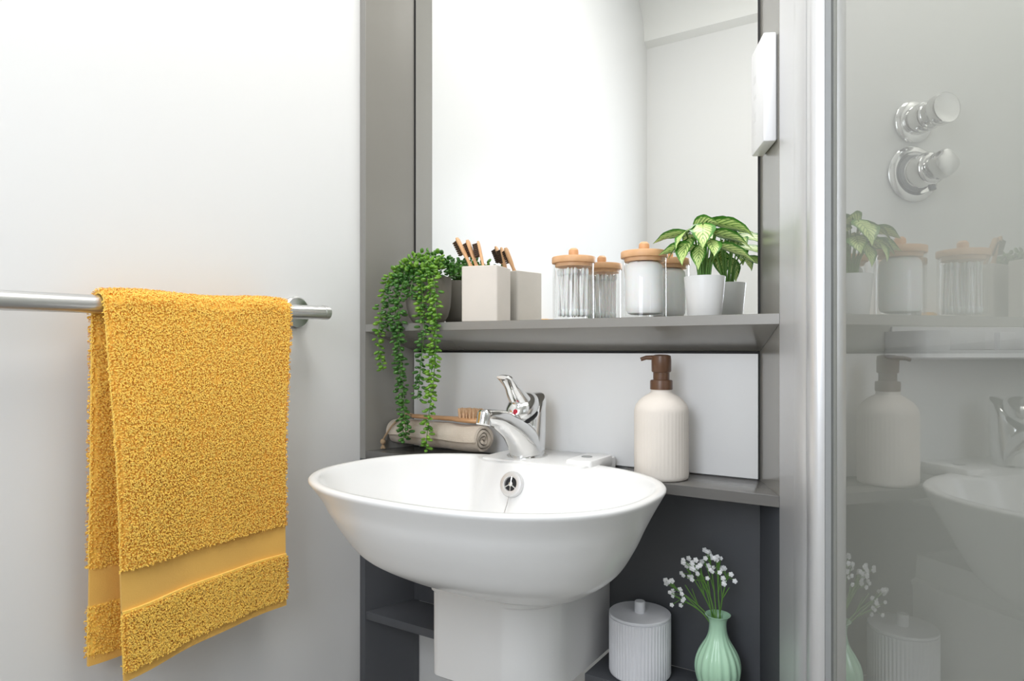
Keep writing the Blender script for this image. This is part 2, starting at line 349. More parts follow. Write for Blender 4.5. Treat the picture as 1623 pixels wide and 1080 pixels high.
# half pedestal
ped = []
for z, g in ((0.443, -0.004), (0.447, 0), (0.586, 0), (0.590, 0.003), (0.596, 0.003), (0.600, -0.006), (0.640, -0.010)):
    ped.append([(x, y, z) for x, y in [(-0.268+g, -0.002), (-0.488-g, -0.002)]+[(-0.488-g+0.022*(1-math.cos(q)), -0.258-g+0.022*(1-math.sin(q))) for q in [i*PI/16 for i in range(9)]]
                +[(-0.268+g-0.085+0.085*math.cos(q), -0.258-g+0.085-0.085*math.sin(q)) for q in [PI/2-i*PI/24 for i in range(13)]]])
MB().loft(ped).obj('pedestal', 'ceramic', basin, world=True, smooth=40)
# overflow ring, grille and plug chain
oc = Vector((-0.371, -0.1795, 0.768)); tilt = Matrix.Rotation(math.radians(72), 4, 'X')
Mo = Matrix.Translation(oc) @ tilt @ Matrix.Scale(1.2, 4)
ov = MB().lathe([(0.0095, 0.0), (0.0105, 0.0028), (0.0135, 0.0032), (0.0172, 0.0024), (0.0185, 0.0), (0.0185, -0.004), (0.0095, -0.004)], 40, cap0=False, cap1=False).xf(Mo).obj('overflow_ring', 'alu', basin, world=True, smooth=True)
MB().lathe([(0.010, -0.0025), (0.010, 0.0006)], 24).xf(Mo).obj('overflow_hole', 'dark', ov, world=True)
g = MB()
for q in (90, 210, 330):
    g.tube([(0, 0, 0.0018), (0.0102*math.cos(math.radians(q)), 0.0102*math.sin(math.radians(q)), 0.0014)], 0.0011, 8)
g.ell((0, 0, 0.0020), (0.0035, 0.0035, 0.002), 12, 6)
g.xf(Mo).obj('overflow_grille', 'chrome', ov, world=True, smooth=True)
ch = MB(); p0 = oc+Vector((0, -0.003, -0.002))
for i in range(46):
    tt = i/45; p = Vector((lerp(p0.x, -0.366, tt), lerp(p0.y, -0.262, tt**1.5), lerp(p0.z, 0.668, tt)))
    ch.ell(p, (0.00125, 0.00125, 0.00125), 6, 4)
ch.obj('plug_chain', 'satin', basin, world=True, smooth=True)

# ------------------------------------------------------------------ mixer tap
tp = thing('mixer_tap', 'chrome single lever mixer tap on the basin deck', 'tap', (-0.392, -0.10, 0.8036))
MB().lathe([(0.0375, 0), (0.0375, 0.0015), (0.035, 0.003)], 40, (0, 0.008, 0)).obj('base_ring', 'chrome', tp, smooth=True)
def ellring(cx_, cy_, z, rx, ry, n=36, tx=0.0): return [(cx_+rx*math.cos(2*PI*i/n), cy_+ry*math.sin(2*PI*i/n), z+tx*ry*math.sin(2*PI*i/n)) for i in range(n)]
rr = []
for z, cy_, rx, ry, tx in ((0.003, 0.012, 0.0285, 0.034, 0), (0.02, 0.016, 0.0278, 0.033, 0), (0.04, 0.020, 0.0272, 0.031, 0), (0.06, 0.022, 0.027, 0.029, 0.1), (0.075, 0.022, 0.027, 0.028, 0.3), (0.094, 0.024, 0.0265, 0.027, 0.55), (0.100, 0.025, 0.0235, 0.024, 0.6), (0.102, 0.025, 0.012, 0.012, 0.6)):
    rr.append(ellring(0, cy_, z, rx, ry, 36, tx))
MB().loft(rr).obj('body', 'chrome', tp, smooth=True)
sp = spline([(0, 0.006, 0.002), (0, -0.004, 0.026), (0, -0.038, 0.054), (0, -0.085, 0.0745), (0, -0.115, 0.081), (0, -0.131, 0.0825)], 7)
n = len(sp)
rad = [(interp(i/(n-1), [0, .25, .6, 1], [0.0285, 0.0275, 0.0185, 0.0135]), interp(i/(n-1), [0, .22, .42, .65, 1], [0.036, 0.034, 0.025, 0.0155, 0.0115])) for i in range(n)]
MB().tube(sp, rad, 28).obj('spout', 'chrome', tp, smooth=True)
ae = MB().lathe([(0.0112, -0.013), (0.0125, -0.012), (0.0125, -0.003), (0.0133, -0.001), (0.0133, 0.007), (0.010, 0.011), (0.004, 0.012)], 28)
ae.xf(Matrix.Translation((0, -0.129, 0.0815)) @ Matrix.Rotation(math.radians(-18), 4, 'X')).obj('aerator', 'chrome', tp, smooth=True)
Rl = Matrix.Rotation(math.radians(28), 3, 'X')
lv = MB().ell((0, -0.008, 0.0905), (0.0285, 0.0385, 0.0225), 32, 18, Rl)
lever = lv.obj('lever', 'chrome', tp, smooth=True)
hp = spline([(0, -0.012, 0.098), (0, -0.034, 0.118), (0, -0.050, 0.134), (0, -0.066, 0.1445), (0, -0.076, 0.147)], 6); n = len(hp)
MB().tube(hp, [(interp(i/(n-1), [0, .4, .8, 1], [0.022, 0.014, 0.0155, 0.011]), interp(i/(n-1), [0, .4, .8, 1], [0.018, 0.010, 0.0055, 0.003])) for i in range(n)], 24).obj('lever_handle', 'chrome', lever, smooth=True)
MB().ell((0.0, -0.002, 0.0755), (0.0255, 0.027, 0.0105), 28, 10, Rl).obj('lever_collar', 'dark', lever, smooth=True)
d_ = Vector((0.15, -0.96, 0.2)).normalized()
Md = Matrix.Translation((0.006, -0.0415, 0.0850)) @ d_.to_track_quat('Z', 'Y').to_matrix().to_4x4()
MB().lathe([(0.0042, -0.002), (0.0042, 0.0012), (0.003, 0.0022)], 20).xf(Md).obj('indicator', 'red', lever, smooth=True)

# ------------------------------------------------------------------ towel rail and towel
BX = -0.735
tr = thing('towel_rail', 'satin metal towel rail on the white left wall', 'towel rail', (BX, -0.55, 1.064))
MB().tube([(0, -0.42, -0.0055), (0, 0.10, 0.0), (0, 0.283, 0.0040)], 0.0128, 32).obj('bar', 'satin', tr, smooth=40)
for yy, zz in ((0.297, 0.0050), (-0.40, -0.0050)):
    b_ = MB().lathe([(0.031, 0), (0.031, 0.006), (0.028, 0.009), (0.012, 0.0105), (0.0095, 0.014), (0.0095, 0.054)], 40).xf(Matrix.Translation((XL-BX+0.0005, yy-0.031, zz)) @ Matrix.Rotation(PI/2, 4, 'Y')).obj('bracket', 'satin', tr, smooth=35)
MB().lathe([(0.0134, -0.004), (0.0134, 0.008), (0.0115, 0.010)], 32).xf(Matrix.Translation((0, 0.283, 0.004)) @ Matrix.Rotation(-PI/2, 4, 'X')).obj('end_cap', 'satin', tr, smooth=35)

# towel: one sheet folded over the bar; u across (y), arc along
def bar_z(y): return 1.064+(-0.0055+(y+0.97)*(0.0095/0.70))
Y0, Y1 = -0.674, -0.360
RB = 0.0165
ZF, ZB = 0.553, 0.556
def low(z, uu): return z-0.017*(1-uu)**1.6*min(1, max(0, (0.70-z)/0.14))
def sheet(uu, s):
    """uu 0..1 across, s<0 back drop, s>0 front drop, returns centre surface point and outward normal"""
    y = lerp(Y0, Y1, uu); zc = bar_z(y)
    arc = PI*RB/2
    wav = 0.004*math.sin(uu*5.0+1.2)+0.002*math.sin(uu*13)
    if abs(s) <= arc:
        a_ = s/RB; off = 0.002*math.sin(uu*9)
        return Vector((BX+(RB+off)*math.sin(a_), y, zc+(RB+off)*math.cos(a_))), Vector((math.sin(a_), 0, math.cos(a_)))
    if s > 0:
        d = s-arc; z = zc-d; f_ = d/0.5
        x = BX+RB+wav*min(1, f_*2)+0.012*f_*(1-uu)+0.006*math.sin(f_*4+uu*3)*min(1, f_*3)
        y += 0.020*f_*(1-uu)**2-0.012*f_*uu*uu
        return Vector((x, y, z)), Vector((1, 0, 0.02))
    d = -s-arc; z = zc-d; f_ = d/0.5
    x = BX-RB-0.006*f_+wav*0.5*min(1, f_*2)
    return Vector((x, y-0.004*f_, z)), Vector((-1, 0, 0.02))
tw = thing('bath_towel', 'fluffy yellow bath towel with woven bands hung over the rail', 'towel', (BX, -0.52, 0.55))
def lens(uu):
    zc = bar_z(lerp(Y0, Y1, uu)); arc = PI*RB/2
    return -(zc-ZB)-arc, (zc-ZF)+arc
def strip(z_hi_f, z_lo_f, thick, side):
    """closed slab between two heights on one drop; side +1 front, -1 back"""
    mb = MB(); NU = 28; NS = max(3, int(abs(z_hi_f-z_lo_f)/0.012)+1); arc = PI*RB/2
    front, back = [], []
    for j in range(NS+1):
        z0_ = lerp(z_hi_f, z_lo_f, j/NS)
        for i in range(NU+1):
            uu = i/NU; z = low(z0_, uu) if side > 0 else z0_; zc = bar_z(lerp(Y0, Y1, uu)); s = side*(zc-z+arc)
            p, n_ = sheet(uu, s); e = 1-0.45*abs(2*uu-1)**10
            front.append(p+n_*thick*e); back.append(p-n_*0.0055*e)
    return slab(mb, front, back, NU, NS)
def slab(mb, front, back, NU, NS):
    n1 = (NU+1)*(NS+1); vs = [tuple(p) for p in front]+[tuple(p) for p in back]; fs = []
    g_ = lambda i, j: j*(NU+1)+i
    for j in range(NS):
        for i in range(NU):
            fs.append((g_(i,j), g_(i,j+1), g_(i+1,j+1), g_(i+1,j))); fs.append((n1+g_(i,j), n1+g_(i+1,j), n1+g_(i+1,j+1), n1+g_(i,j+1)))
    for i in range(NU):
        fs.append((g_(i,0), g_(i+1,0), n1+g_(i+1,0), n1+g_(i,0))); fs.append((g_(i,NS), n1+g_(i,NS), n1+g_(i+1,NS), g_(i+1,NS)))
    for j in range(NS):
        fs.append((g_(0,j), n1+g_(0,j), n1+g_(0,j+1), g_(0,j+1))); fs.append((g_(NU,j), g_(NU,j+1), n1+g_(NU,j+1), n1+g_(NU,j)))
    return mb.add(vs, fs)
# main body from the back band over the bar to the front band
ZT, ZL = 0.692, 0.640
mb = MB(); NU, NS = 34, 90; fr_, bk_ = [], []
for j in range(NS+1):
    for i in range(NU+1):
        uu = i/NU; zc = bar_z(lerp(Y0, Y1, uu)); arc = PI*RB/2
        s = lerp(-(zc-ZT)-arc, (zc-ZT)+arc, j/NS); p, n_ = sheet(uu, s); e = 1-0.6*abs(2*uu-1)**6
        fr_.append(p+n_*0.0050*e); bk_.append(p-n_*0.0050*e)
slab(mb, fr_, bk_, NU, NS).obj('towel_body', 'pile', tw, world=True, smooth=60)
strip(ZT, ZL, 0.0012, 1).obj('dobby_band', 'towel', tw, world=True, smooth=60)
strip(ZT, ZL, 0.0012, -1).obj('dobby_band', 'towel', tw, world=True, smooth=60)
strip(ZL, ZF+0.014, 0.0042, 1).obj('towel_end', 'pile', tw, world=True, smooth=60)
strip(ZL, ZB+0.014, 0.0042, -1).obj('towel_end', 'pile', tw, world=True, smooth=60)
strip(ZF+0.014, ZF, 0.0026, 1).obj('hem', 'towel', tw, world=True, smooth=60)
strip(ZB+0.014, ZB, 0.0026, -1).obj('hem', 'towel', tw, world=True, smooth=60)
strip(ZL+0.0025, ZL-0.001, 0.0060, 1).obj('welt', 'pile', tw, world=True, smooth=60)
# terry loops: small bent blades standing on the pile
def loops(n, rng, seed):
    R_ = random.Random(seed); vs, fs = [], []
    for _ in range(n):
        uu = R_.random(); zc = bar_z(lerp(Y0, Y1, uu)); arc = PI*RB/2; flip = 1
        if rng[0] == 'body': s = R_.uniform(-(zc-ZT)-arc, (zc-ZT)+arc)
        elif rng[0] == 'inner':                      # side of the back drop that faces the room, near its visible edge
            uu = uu*0.3; zc = bar_z(lerp(Y0, Y1, uu)); z = R_.uniform(ZB+0.013, zc-0.012); flip = -1
            if ZL < z < ZT: continue
            s = -(zc-z+arc)
        else:
            z = R_.uniform(ZF+0.013, ZL-0.001); z = low(z, uu) if rng[1] > 0 else z; s = rng[1]*(zc-z+arc)
        p, n_ = sheet(uu, s); e = 1-0.45*abs(2*uu-1)**10
        n_ = n_*flip; p = p+n_*(0.0046 if abs(s) > arc*0.6 else 0.0025)*e
        if uu < 0.014: n_ = n_+Vector((0, -1.6, 0)); p.y -= 0.0006
        if uu > 0.986: n_ = n_+Vector((0, 1.6, 0)); p.y += 0.0006
        n_ = n_.normalized()
        a1 = R_.uniform(0, 2*PI)
        tdir = Vector((0, math.sin(a1), math.cos(a1)-0.45)); tdir = tdir-n_*tdir.dot(n_)
        if tdir.length < 0.05: tdir = Vector((0, 0.5, -0.3))
        tdir.normalize(); sd = n_.cross(tdir); L = R_.uniform(0.0030, 0.0052); wd_ = R_.uniform(0.0006, 0.0009)
        q0 = p; q1 = p+n_*L*0.75+tdir*L*0.15; q2 = p+n_*L*0.85+tdir*L*0.60; q3 = p+n_*L*0.35+tdir*L*0.75
        o = len(vs)
        vs += [tuple(q0-sd*wd_), tuple(q0+sd*wd_), tuple(q1+sd*wd_), tuple(q1-sd*wd_), tuple(q2+sd*wd_), tuple(q2-sd*wd_), tuple(q3+sd*wd_), tuple(q3-sd*wd_)]
        fs += [(o, o+1, o+2, o+3), (o+3, o+2, o+4, o+5), (o+5, o+4, o+6, o+7)]
    mb = MB(); mb.v, mb.f = vs, fs; return mb
for cnt, rg, sd_n in ((58000, ('body',), 1), (9000, ('end', 1), 2), (3000, ('end', -1), 3), (9000, ('inner',), 4)):
    o = loops(cnt, rg, sd_n).obj('terry_loops', 'pile', tw, world=True, fix=False); o['kind'] = 'stuff'

# ------------------------------------------------------------------ upper shelf: plant, tumbler, jars, pot
SH = 1.0525
# string-of-pearls in a taupe cup
PX, PY = -0.653, -0.058
hp_ = thing('trailing_plant', 'trailing green succulent in a round taupe pot, hanging over the upper shelf', 'plant', (PX, PY, SH))
MB().lathe([(0.006, 0.0), (0.026, 0.0), (0.034, 0.004), (0.041, 0.016), (0.0455, 0.034), (0.0475, 0.06), (0.0475, 0.093), (0.0465, 0.0955), (0.0445, 0.094), (0.0435, 0.06), (0.036, 0.015), (0.006, 0.008)], 48).obj('pot', 'taupe', hp_, smooth=40)
MB().lathe([(0.001, 0.086), (0.0438, 0.084), (0.0438, 0.080), (0.001, 0.080)], 24).obj('soil', 'soil', hp_)
def pearl_strand(pts, step, size, mats='pearl', spread=0.010, seed=0):
    R_ = random.Random(seed); path = spline(pts, 14)
    stem = MB().tube(path, 0.0009, 5).obj('trailing_stem', 'stem', hp_, world=True, smooth=True)
    lf_ = MB(); acc = 0; last = path[0]; k = 0
    for p in path[1:]:
        seg_ = (p-last).length; acc += seg_
        while acc >= step:
            acc -= step; k += 1; d = (p-last).normalized()
            a_ = k*2.4+R_.uniform(-0.6, 0.6); side = d.cross(Vector((0.3, 0.9, 0.2))).normalized(); oth = d.cross(side)
            dirn = (side*math.cos(a_)+oth*math.sin(a_)*0.9-Vector((0, 0.25, 0))+d*R_.uniform(-0.1, 0.5)).normalized()
            sz = size*R_.uniform(0.75, 1.2)
            Rm = dirn.to_track_quat('Z', 'Y').to_matrix()
            lf_.ell(p+dirn*(sz*0.95+R_.uniform(0, spread*0.35)), (sz*0.72, sz*0.5, sz), 7, 5, Rm)
        last = p
    o = lf_.obj('leaves', mats, stem, world=True, smooth=True); o['kind'] = 'stuff'
YF = -0.120
sd = 0
def ST(*pts, step=0.0033, size=0.0060, m='pearl', spread=0.02):
    global sd; sd += 1; pearl_strand(pts, step, size, m, spread, sd)
ST((-0.665, -0.06, 1.158), (-0.69, -0.09, 1.165), (-0.715, -0.115, 1.14), (-0.722, YF-0.002, 1.09), (-0.733, YF-0.002, 1.03), (-0.728, YF, 0.985), (-0.722, YF, 0.955), m='pearl')
ST((-0.66, -0.06, 1.16), (-0.685, -0.10, 1.155), (-0.704, YF, 1.12), (-0.706, YF, 1.07), (-0.715, YF-0.002, 1.04), m='pearl2')
ST((-0.65, -0.07, 1.162), (-0.672, -0.105, 1.155), (-0.688, YF, 1.11), (-0.682, YF-0.003, 1.03), (-0.674, YF-0.003, 0.95), (-0.668, YF-0.003, 0.87), (-0.664, YF-0.003, 0.815), m='pearl2')
ST((-0.65, -0.06, 1.162), (-0.668, -0.108, 1.145), (-0.676, YF-0.002, 1.10), (-0.672, YF-0.006, 1.02), (-0.666, YF-0.005, 0.94), (-0.660, YF-0.005, 0.88), (-0.657, YF-0.004, 0.825), m='pearl2')
ST((-0.63, -0.06, 1.165), (-0.612, -0.10, 1.16), (-0.598, YF, 1.13), (-0.590, YF, 1.08), (-0.588, YF-0.003, 1.02), (-0.592, YF-0.003, 0.95), (-0.594, YF-0.003, 0.905), m='pearl')
ST((-0.64, -0.07, 1.165), (-0.606, -0.108, 1.155), (-0.584, YF-0.003, 1.12), (-0.580, YF-0.005, 1.06), (-0.578, YF-0.006, 1.01), (-0.584, YF-0.005, 0.95), (-0.596, YF-0.004, 0.88), (-0.603, YF-0.003, 0.83), (-0.605, YF-0.003, 0.803), m='pearl')
ST((-0.64, -0.08, 1.165), (-0.625, -0.112, 1.14), (-0.616, YF, 1.09), (-0.612, YF-0.003, 1.03), (-0.620, YF-0.003, 0.96), (-0.628, YF-0.002, 0.90), m='pearl2')
ST((-0.645, -0.08, 1.16), (-0.628, -0.112, 1.135), (-0.624, YF, 1.10), (-0.622, YF, 1.055), m='pearl')
ST((-0.655, -0.08, 1.16), (-0.65, -0.114, 1.13), (-0.648, YF, 1.10), m='pearl2')
ST((-0.63, -0.05, 1.16), (-0.605, -0.055, 1.170), (-0.580, -0.06, 1.162), (-0.562, -0.06, 1.170), (-0.546, -0.062, 1.168), m='pearl2')
ST((-0.60, -0.05, 1.15), (-0.585, -0.052, 1.166), (-0.570, -0.058, 1.158), (-0.560, -0.06, 1.160), m='pearl2')
ST((-0.70, -0.09, 1.15), (-0.675, -0.09, 1.182), (-0.64, -0.085, 1.190), (-0.605, -0.085, 1.184), (-0.592, -0.09, 1.165), m='pearl', step=0.0032)
ST((-0.695, -0.06, 1.15), (-0.67, -0.055, 1.180), (-0.635, -0.055, 1.190), (-0.60, -0.06, 1.178), (-0.59, -0.065, 1.155), m='pearl2', step=0.0032)
ST((-0.71, -0.10, 1.14), (-0.69, -0.105, 1.168), (-0.65, -0.108, 1.178), (-0.61, -0.105, 1.174), (-0.59, -0.10, 1.15), m='pearl', step=0.0032)
ST((-0.68, -0.035, 1.15), (-0.65, -0.03, 1.178), (-0.62, -0.03, 1.176), (-0.605, -0.035, 1.15), m='pearl2', step=0.0035)

# square tumbler and toothbrushes
TX, TY, TRZ = -0.507, -0.057, math.radians(12)
tb = thing('toothbrush_tumbler', 'square cream ceramic tumbler holding brown bristled toothbrushes', 'tumbler', (TX, TY, SH), rz=TRZ)
h_, w_ = 0.107, 0.0375
mb = MB(); 
R4 = lambda w, z, r=0.004: [(x, y, z) for x, y in rrect(-w, w, -w, w, r, 4)]
mb.loft([R4(w_-0.001, 0), R4(w_, 0.001), R4(w_, h_-0.001), R4(w_-0.001, h_), R4(w_-0.0045, h_), R4(w_-0.005, h_-0.001), R4(w_-0.005, 0.006)])
mb.obj('cup', 'stone', tb, smooth=40)
def toothbrush(label, foot, head, twist):
    foot, head = Vector(foot), Vector(head); ax = (head-foot); L = ax.length
    t_ = thing('toothbrush', label, 'toothbrush', foot, 'bamboo toothbrushes in the tumbler'); t_.rotation_mode = 'QUATERNION'
    t_.rotation_quaternion = ax.to_track_quat('Z', 'Y') @ Euler((0, 0, twist)).to_quaternion()
    prof_ = [(0, .004, .003), (.04, .0055, .003), (.6, .0055, .003), (.72, .0032, .0026), (.80, .0048, .003), (.97, .0050, .003), (1.0, .0034, .002)]
    MB().loft([[(x, y, f_*L) for x, y in rrect(-a_, a_, -b_, b_, min(a_, b_)*0.8, 3)] for f_, a_, b_ in prof_]).obj('handle', 'bamboo', t_, smooth=40)
    mb_ = MB()
    for i in range(7):
        for j in range(3):
            mb_.tube([(-0.003+0.003*j, 0.002, L*0.815+i*L*0.025), (-0.003+0.003*j, 0.0125, L*0.815+i*L*0.025)], 0.0017, 6)
    mb_.obj('bristles', 'dbristle', t_, smooth=True)
    return t_
toothbrush('bamboo toothbrush leaning furthest left in the cream tumbler', (-0.488, -0.052, 1.062), (-0.570, -0.070, 1.222), 2.9)
toothbrush('bamboo toothbrush with its dark head in the middle of the tumbler', (-0.498, -0.040, 1.062), (-0.550, -0.062, 1.217), 2.7)
toothbrush('bamboo toothbrush leaning at the right with its bristle row seen sideways', (-0.478, -0.074, 1.062), (-0.532, -0.050, 1.214), 4.0)

# two clear jars with bamboo lids
def jar(x, y, label):
    t_ = thing('storage_jar', label, 'jar', (x, y, SH), 'clear jars with bamboo lids')
    MB().lathe([(0.0365, 0.0), (0.0375, 0.001), (0.0375, 0.1005), (0.0372, 0.101), (0.0345, 0.101), (0.0343, 0.1005), (0.0343, 0.005), (0.034, 0.004)], 56).obj('jar_body', 'jar', t_, smooth=40)
    l_ = MB().lathe([(0.033, 0.0955), (0.0335, 0.1015), (0.0390, 0.1018), (0.0395, 0.103), (0.0395, 0.1115), (0.0385, 0.113)], 48).obj('lid', 'bamboo', t_, smooth=40)
    MB().lathe([(0.008, 0.1125), (0.0078, 0.115), (0.0092, 0.120), (0.0088, 0.126), (0.0055, 0.1295), (0.001, 0.130)], 24).obj('lid_knob', 'bamboo', l_, smooth=True)
J1 = (-0.313, -0.060); J2 = (-0.178, -0.060)
jar(*J1, 'clear jar with bamboo lid holding cotton swabs')
jar(*J2, 'clear jar with bamboo lid holding a stack of white cotton pads')
sw = MB().tube([(0, 0, 0.002), (0, 0, 0.084)], 0.0014, 6)
sw.ell((0, 0, 0.007), (0.0027, 0.0027, 0.007), 8, 6).ell((0, 0, 0.080), (0.0027, 0.0027, 0.007), 8, 6)
swab = None
for i in range(38):
    r_ = 0.0285*math.sqrt((i+0.5)/38); a_ = i*2.39996
    if swab is None: swab = sw.obj('cotton_swab', 'cotton', smooth=True); o = swab
    else: o = swab.copy(); COL.objects.link(o)
    o.location = (J1[0]+r_*math.cos(a_), J1[1]+r_*math.sin(a_), SH+0.0055)
    tl = random.uniform(-0.05, 0.05); o.rotation_euler = (tl, random.uniform(-0.05, 0.05), 0)
    tag(o, 'white cotton swab standing in the clear jar left of the pads jar', 'cotton swab', 'cotton swabs in the jar')
cr = thing('cotton_roll', 'thick roll of white cotton filling the right clear jar', 'cotton roll', (J2[0], J2[1], SH+0.0058))
MB().lathe([(0.001, 0), (0.022, 0), (0.0275, 0.002), (0.0305, 0.007), (0.0312, 0.014), (0.0312, 0.076), (0.0300, 0.083), (0.027, 0.0865), (0.021, 0.0875), (0.001, 0.0868)], 48, mod=lambda r, z, a_: r*(1+0.008*math.sin(a_*3+z*20))).obj('outer_layer', 'cotton', cr, smooth=True)
sp_ = [(0.003+0.0034*t_/(2*PI)*1.0)*1.0 for t_ in [i*0.35 for i in range(150)]]
MB().tube([(r_*math.cos(i*0.35), r_*math.sin(i*0.35), 0.0874) for i, r_ in enumerate(sp_) if r_ < 0.026], 0.0012, 6).obj('spiral_edge', 'cotton', cr, smooth=True)

# white pot with variegated leaves
pp = thing('potted_plant', 'white pot with pale variegated arrow shaped leaves at the shelf end', 'plant', (-0.0725, -0.066, SH))
MB().lathe([(0.0255, 0), (0.0265, 0.001), (0.0325, 0.0625), (0.0322, 0.0638), (0.030, 0.0638), (0.0295, 0.062), (0.0255, 0.012), (0.005, 0.010)], 48).obj('pot', 'whitepot', pp, smooth=40)
MB().lathe([(0.001, 0.055), (0.0288, 0.0545), (0.0285, 0.050), (0.001, 0.050)], 24).obj('soil', 'soil', pp)
def leaf(base, tip, width, roll, droop, idx):
    """arrow-shaped blade from base to tip (local to the pot), curved downwards"""
    base, tip = Vector(base), Vector(tip); ax = tip-base; L = ax.length; ax.normalize()
    side = ax.cross(Vector((0, 0, 1)))
    if side.length < 0.1: side = Vector((1, 0, 0))
    side.normalize(); side = Matrix.Rotation(roll, 3, ax) @ side; nrm = side.cross(ax).normalized()
    NL, NW = 10, 6; vs, fs, uvs = [], [], []
    wt = [0.10, 0.62, 0.92, 1.0, 0.97, 0.88, 0.74, 0.57, 0.38, 0.18, 0.01]
    for j in range(NL+1):
        f_ = j/NL
        for i in range(NW+1):
            q = i/NW*2-1; w2 = width*0.5*wt[j]; back = -0.16*L*max(0, 1-f_*3.2)*abs(q)
            p = base+ax*(L*f_+back)+side*(w2*q)+nrm*(droop*L*math.sin(PI*min(1, f_*0.95))+0.10*width*abs(q)**1.5*math.sin(PI*f_)-0.02*width*math.sin(f_*17+idx)*abs(q))
            vs.append(tuple(p)); uvs.append((i/NW, f_))
    for j in range(NL):
        for i in range(NW):
            g0 = j*(NW+1)+i; fs.append((g0, g0+1, g0+NW+2, g0+NW+1))
    me = bpy.data.meshes.new('leaf'); me.from_pydata(vs, [], fs); ul = me.uv_layers.new(name='UVMap')
    for lp in me.loops: ul.data[lp.index].uv = uvs[lp.vertex_index]
    me.shade_smooth(); me.materials.append(M['leaf'])
    o = bpy.data.objects.new('leaf', me); COL.objects.link(o); o.parent = pp
    return base
Zr = 0.0638
# (base xyz, tip xyz, width, roll, droop) relative to the pot; x along shelf, y depth, z from shelf
LV = [((-0.026, -0.012, 0.134), (-0.080, -0.020, 0.120), 0.030, 0.35, 0.10),
      ((-0.010, -0.026, 0.108), (-0.064, -0.036, 0.098), 0.032, 0.5, 0.10),
      ((-0.012, -0.020, 0.140), (-0.030, -0.050, 0.104), 0.036, 0.2, 0.12),
      ((0.004, -0.022, 0.142), (0.014, -0.056, 0.100), 0.040, 0.0, 0.14),
      ((-0.012, -0.004, 0.148), (0.030, -0.022, 0.142), 0.032, -0.7, 0.10),
      ((0.020, -0.008, 0.146), (0.082, -0.018, 0.116), 0.036, -0.55, 0.12),
      ((0.022, -0.018, 0.128), (0.080, -0.030, 0.098), 0.034, -0.5, 0.10),
      ((0.030, -0.012, 0.108), (0.082, -0.016, 0.079), 0.032, -0.5, 0.08),
      ((0.016, -0.028, 0.118), (0.030, -0.052, 0.088), 0.032, -0.2, 0.10),
      ((-0.016, -0.028, 0.120), (-0.020, -0.050, 0.078), 0.034, 0.2, 0.10),
      ((0.000, -0.026, 0.108), (0.004, -0.046, 0.070), 0.026, 0.1, 0.10),
      ((0.000, 0.010, 0.146), (-0.016, 0.050, 0.134), 0.034, 0.2, 0.12),
      ((0.016, 0.012, 0.138), (0.046, 0.046, 0.120), 0.034, -0.2, 0.10),
      ((-0.020, 0.010, 0.132), (-0.050, 0.044, 0.122), 0.032, 0.3, 0.10),
      ((0.006, -0.006, 0.146), (0.050, 0.010, 0.146), 0.030, -0.4, 0.10),
      ((-0.022, -0.018, 0.118), (-0.046, -0.040, 0.090), 0.028, 0.3, 0.1)]
for i, (b_, t_, w2, ro, dr) in enumerate(LV):
    leaf(b_, t_, w2, ro, dr, i)
    b_ = Vector(b_); r0 = Vector((b_.x*0.30, b_.y*0.30, 0.052))
    MB().tube(spline([r0, Vector((b_.x*0.45, b_.y*0.4, 0.085)), b_*1.0], 5), [0.0016]*5+[0.0013]*6, 7).obj('leaf_stem', 'stem', pp, smooth=True)

# ------------------------------------------------------------------ mid shelf: rolled cloth, brush, dispenser
MS = 0.7845
rc = thing('rolled_cloth', 'rolled beige cloth lying on the shelf behind the basin', 'towel', (-0.63, -0.056, MS), rz=math.radians(-5))
mb = MB(); turns = 3.4; NT = 110; prof_ = []
def spir(rad_off):
    out = []
    for i in range(NT+1):
        f_ = i/NT; a_ = f_*turns*2*PI; r_ = 0.005+f_*0.0262+rad_off
        out.append((1.06*r_*math.cos(a_+0.7), 0.036+0.98*r_*math.sin(a_+0.7)))
    return out
so, si = spir(0.0), spir(-0.0052)
cs = so+si[::-1]
x0, x1 = -0.124, 0.124
rings_ = []
for i in range(13):
    f_ = i/12; x = lerp(x0, x1, f_); e_ = 0.94 if i in (0, 12) else 1.0
    rings_.append([(x+0.002*math.sin(k*0.35), y*e_, 0.036+(z-0.036)*e_+0.0008*math.sin(x*60)) for k, (y, z) in enumerate(cs)])
n_ = len(cs); vs = [p for r in rings_ for p in r]; fs = []
for k in range(12):
    for i in range(n_): j = (i+1) % n_; fs.append((k*n_+i, k*n_+j, (k+1)*n_+j, (k+1)*n_+i))
for base_ in (0, 12*n_):
    for i in range(NT): fs.append((base_+i, base_+i+1, base_+n_-2-i, base_+n_-1-i))
mb.add(vs, fs); cl = mb.obj('cloth_roll', 'linen', rc, smooth=50)
mb = MB(); mb.tube([(x0+0.0004, 0, 0.036), (x1-0.006, 0, 0.036)], 0.006, 10).obj('roll_core', 'linen', rc, smooth=True)
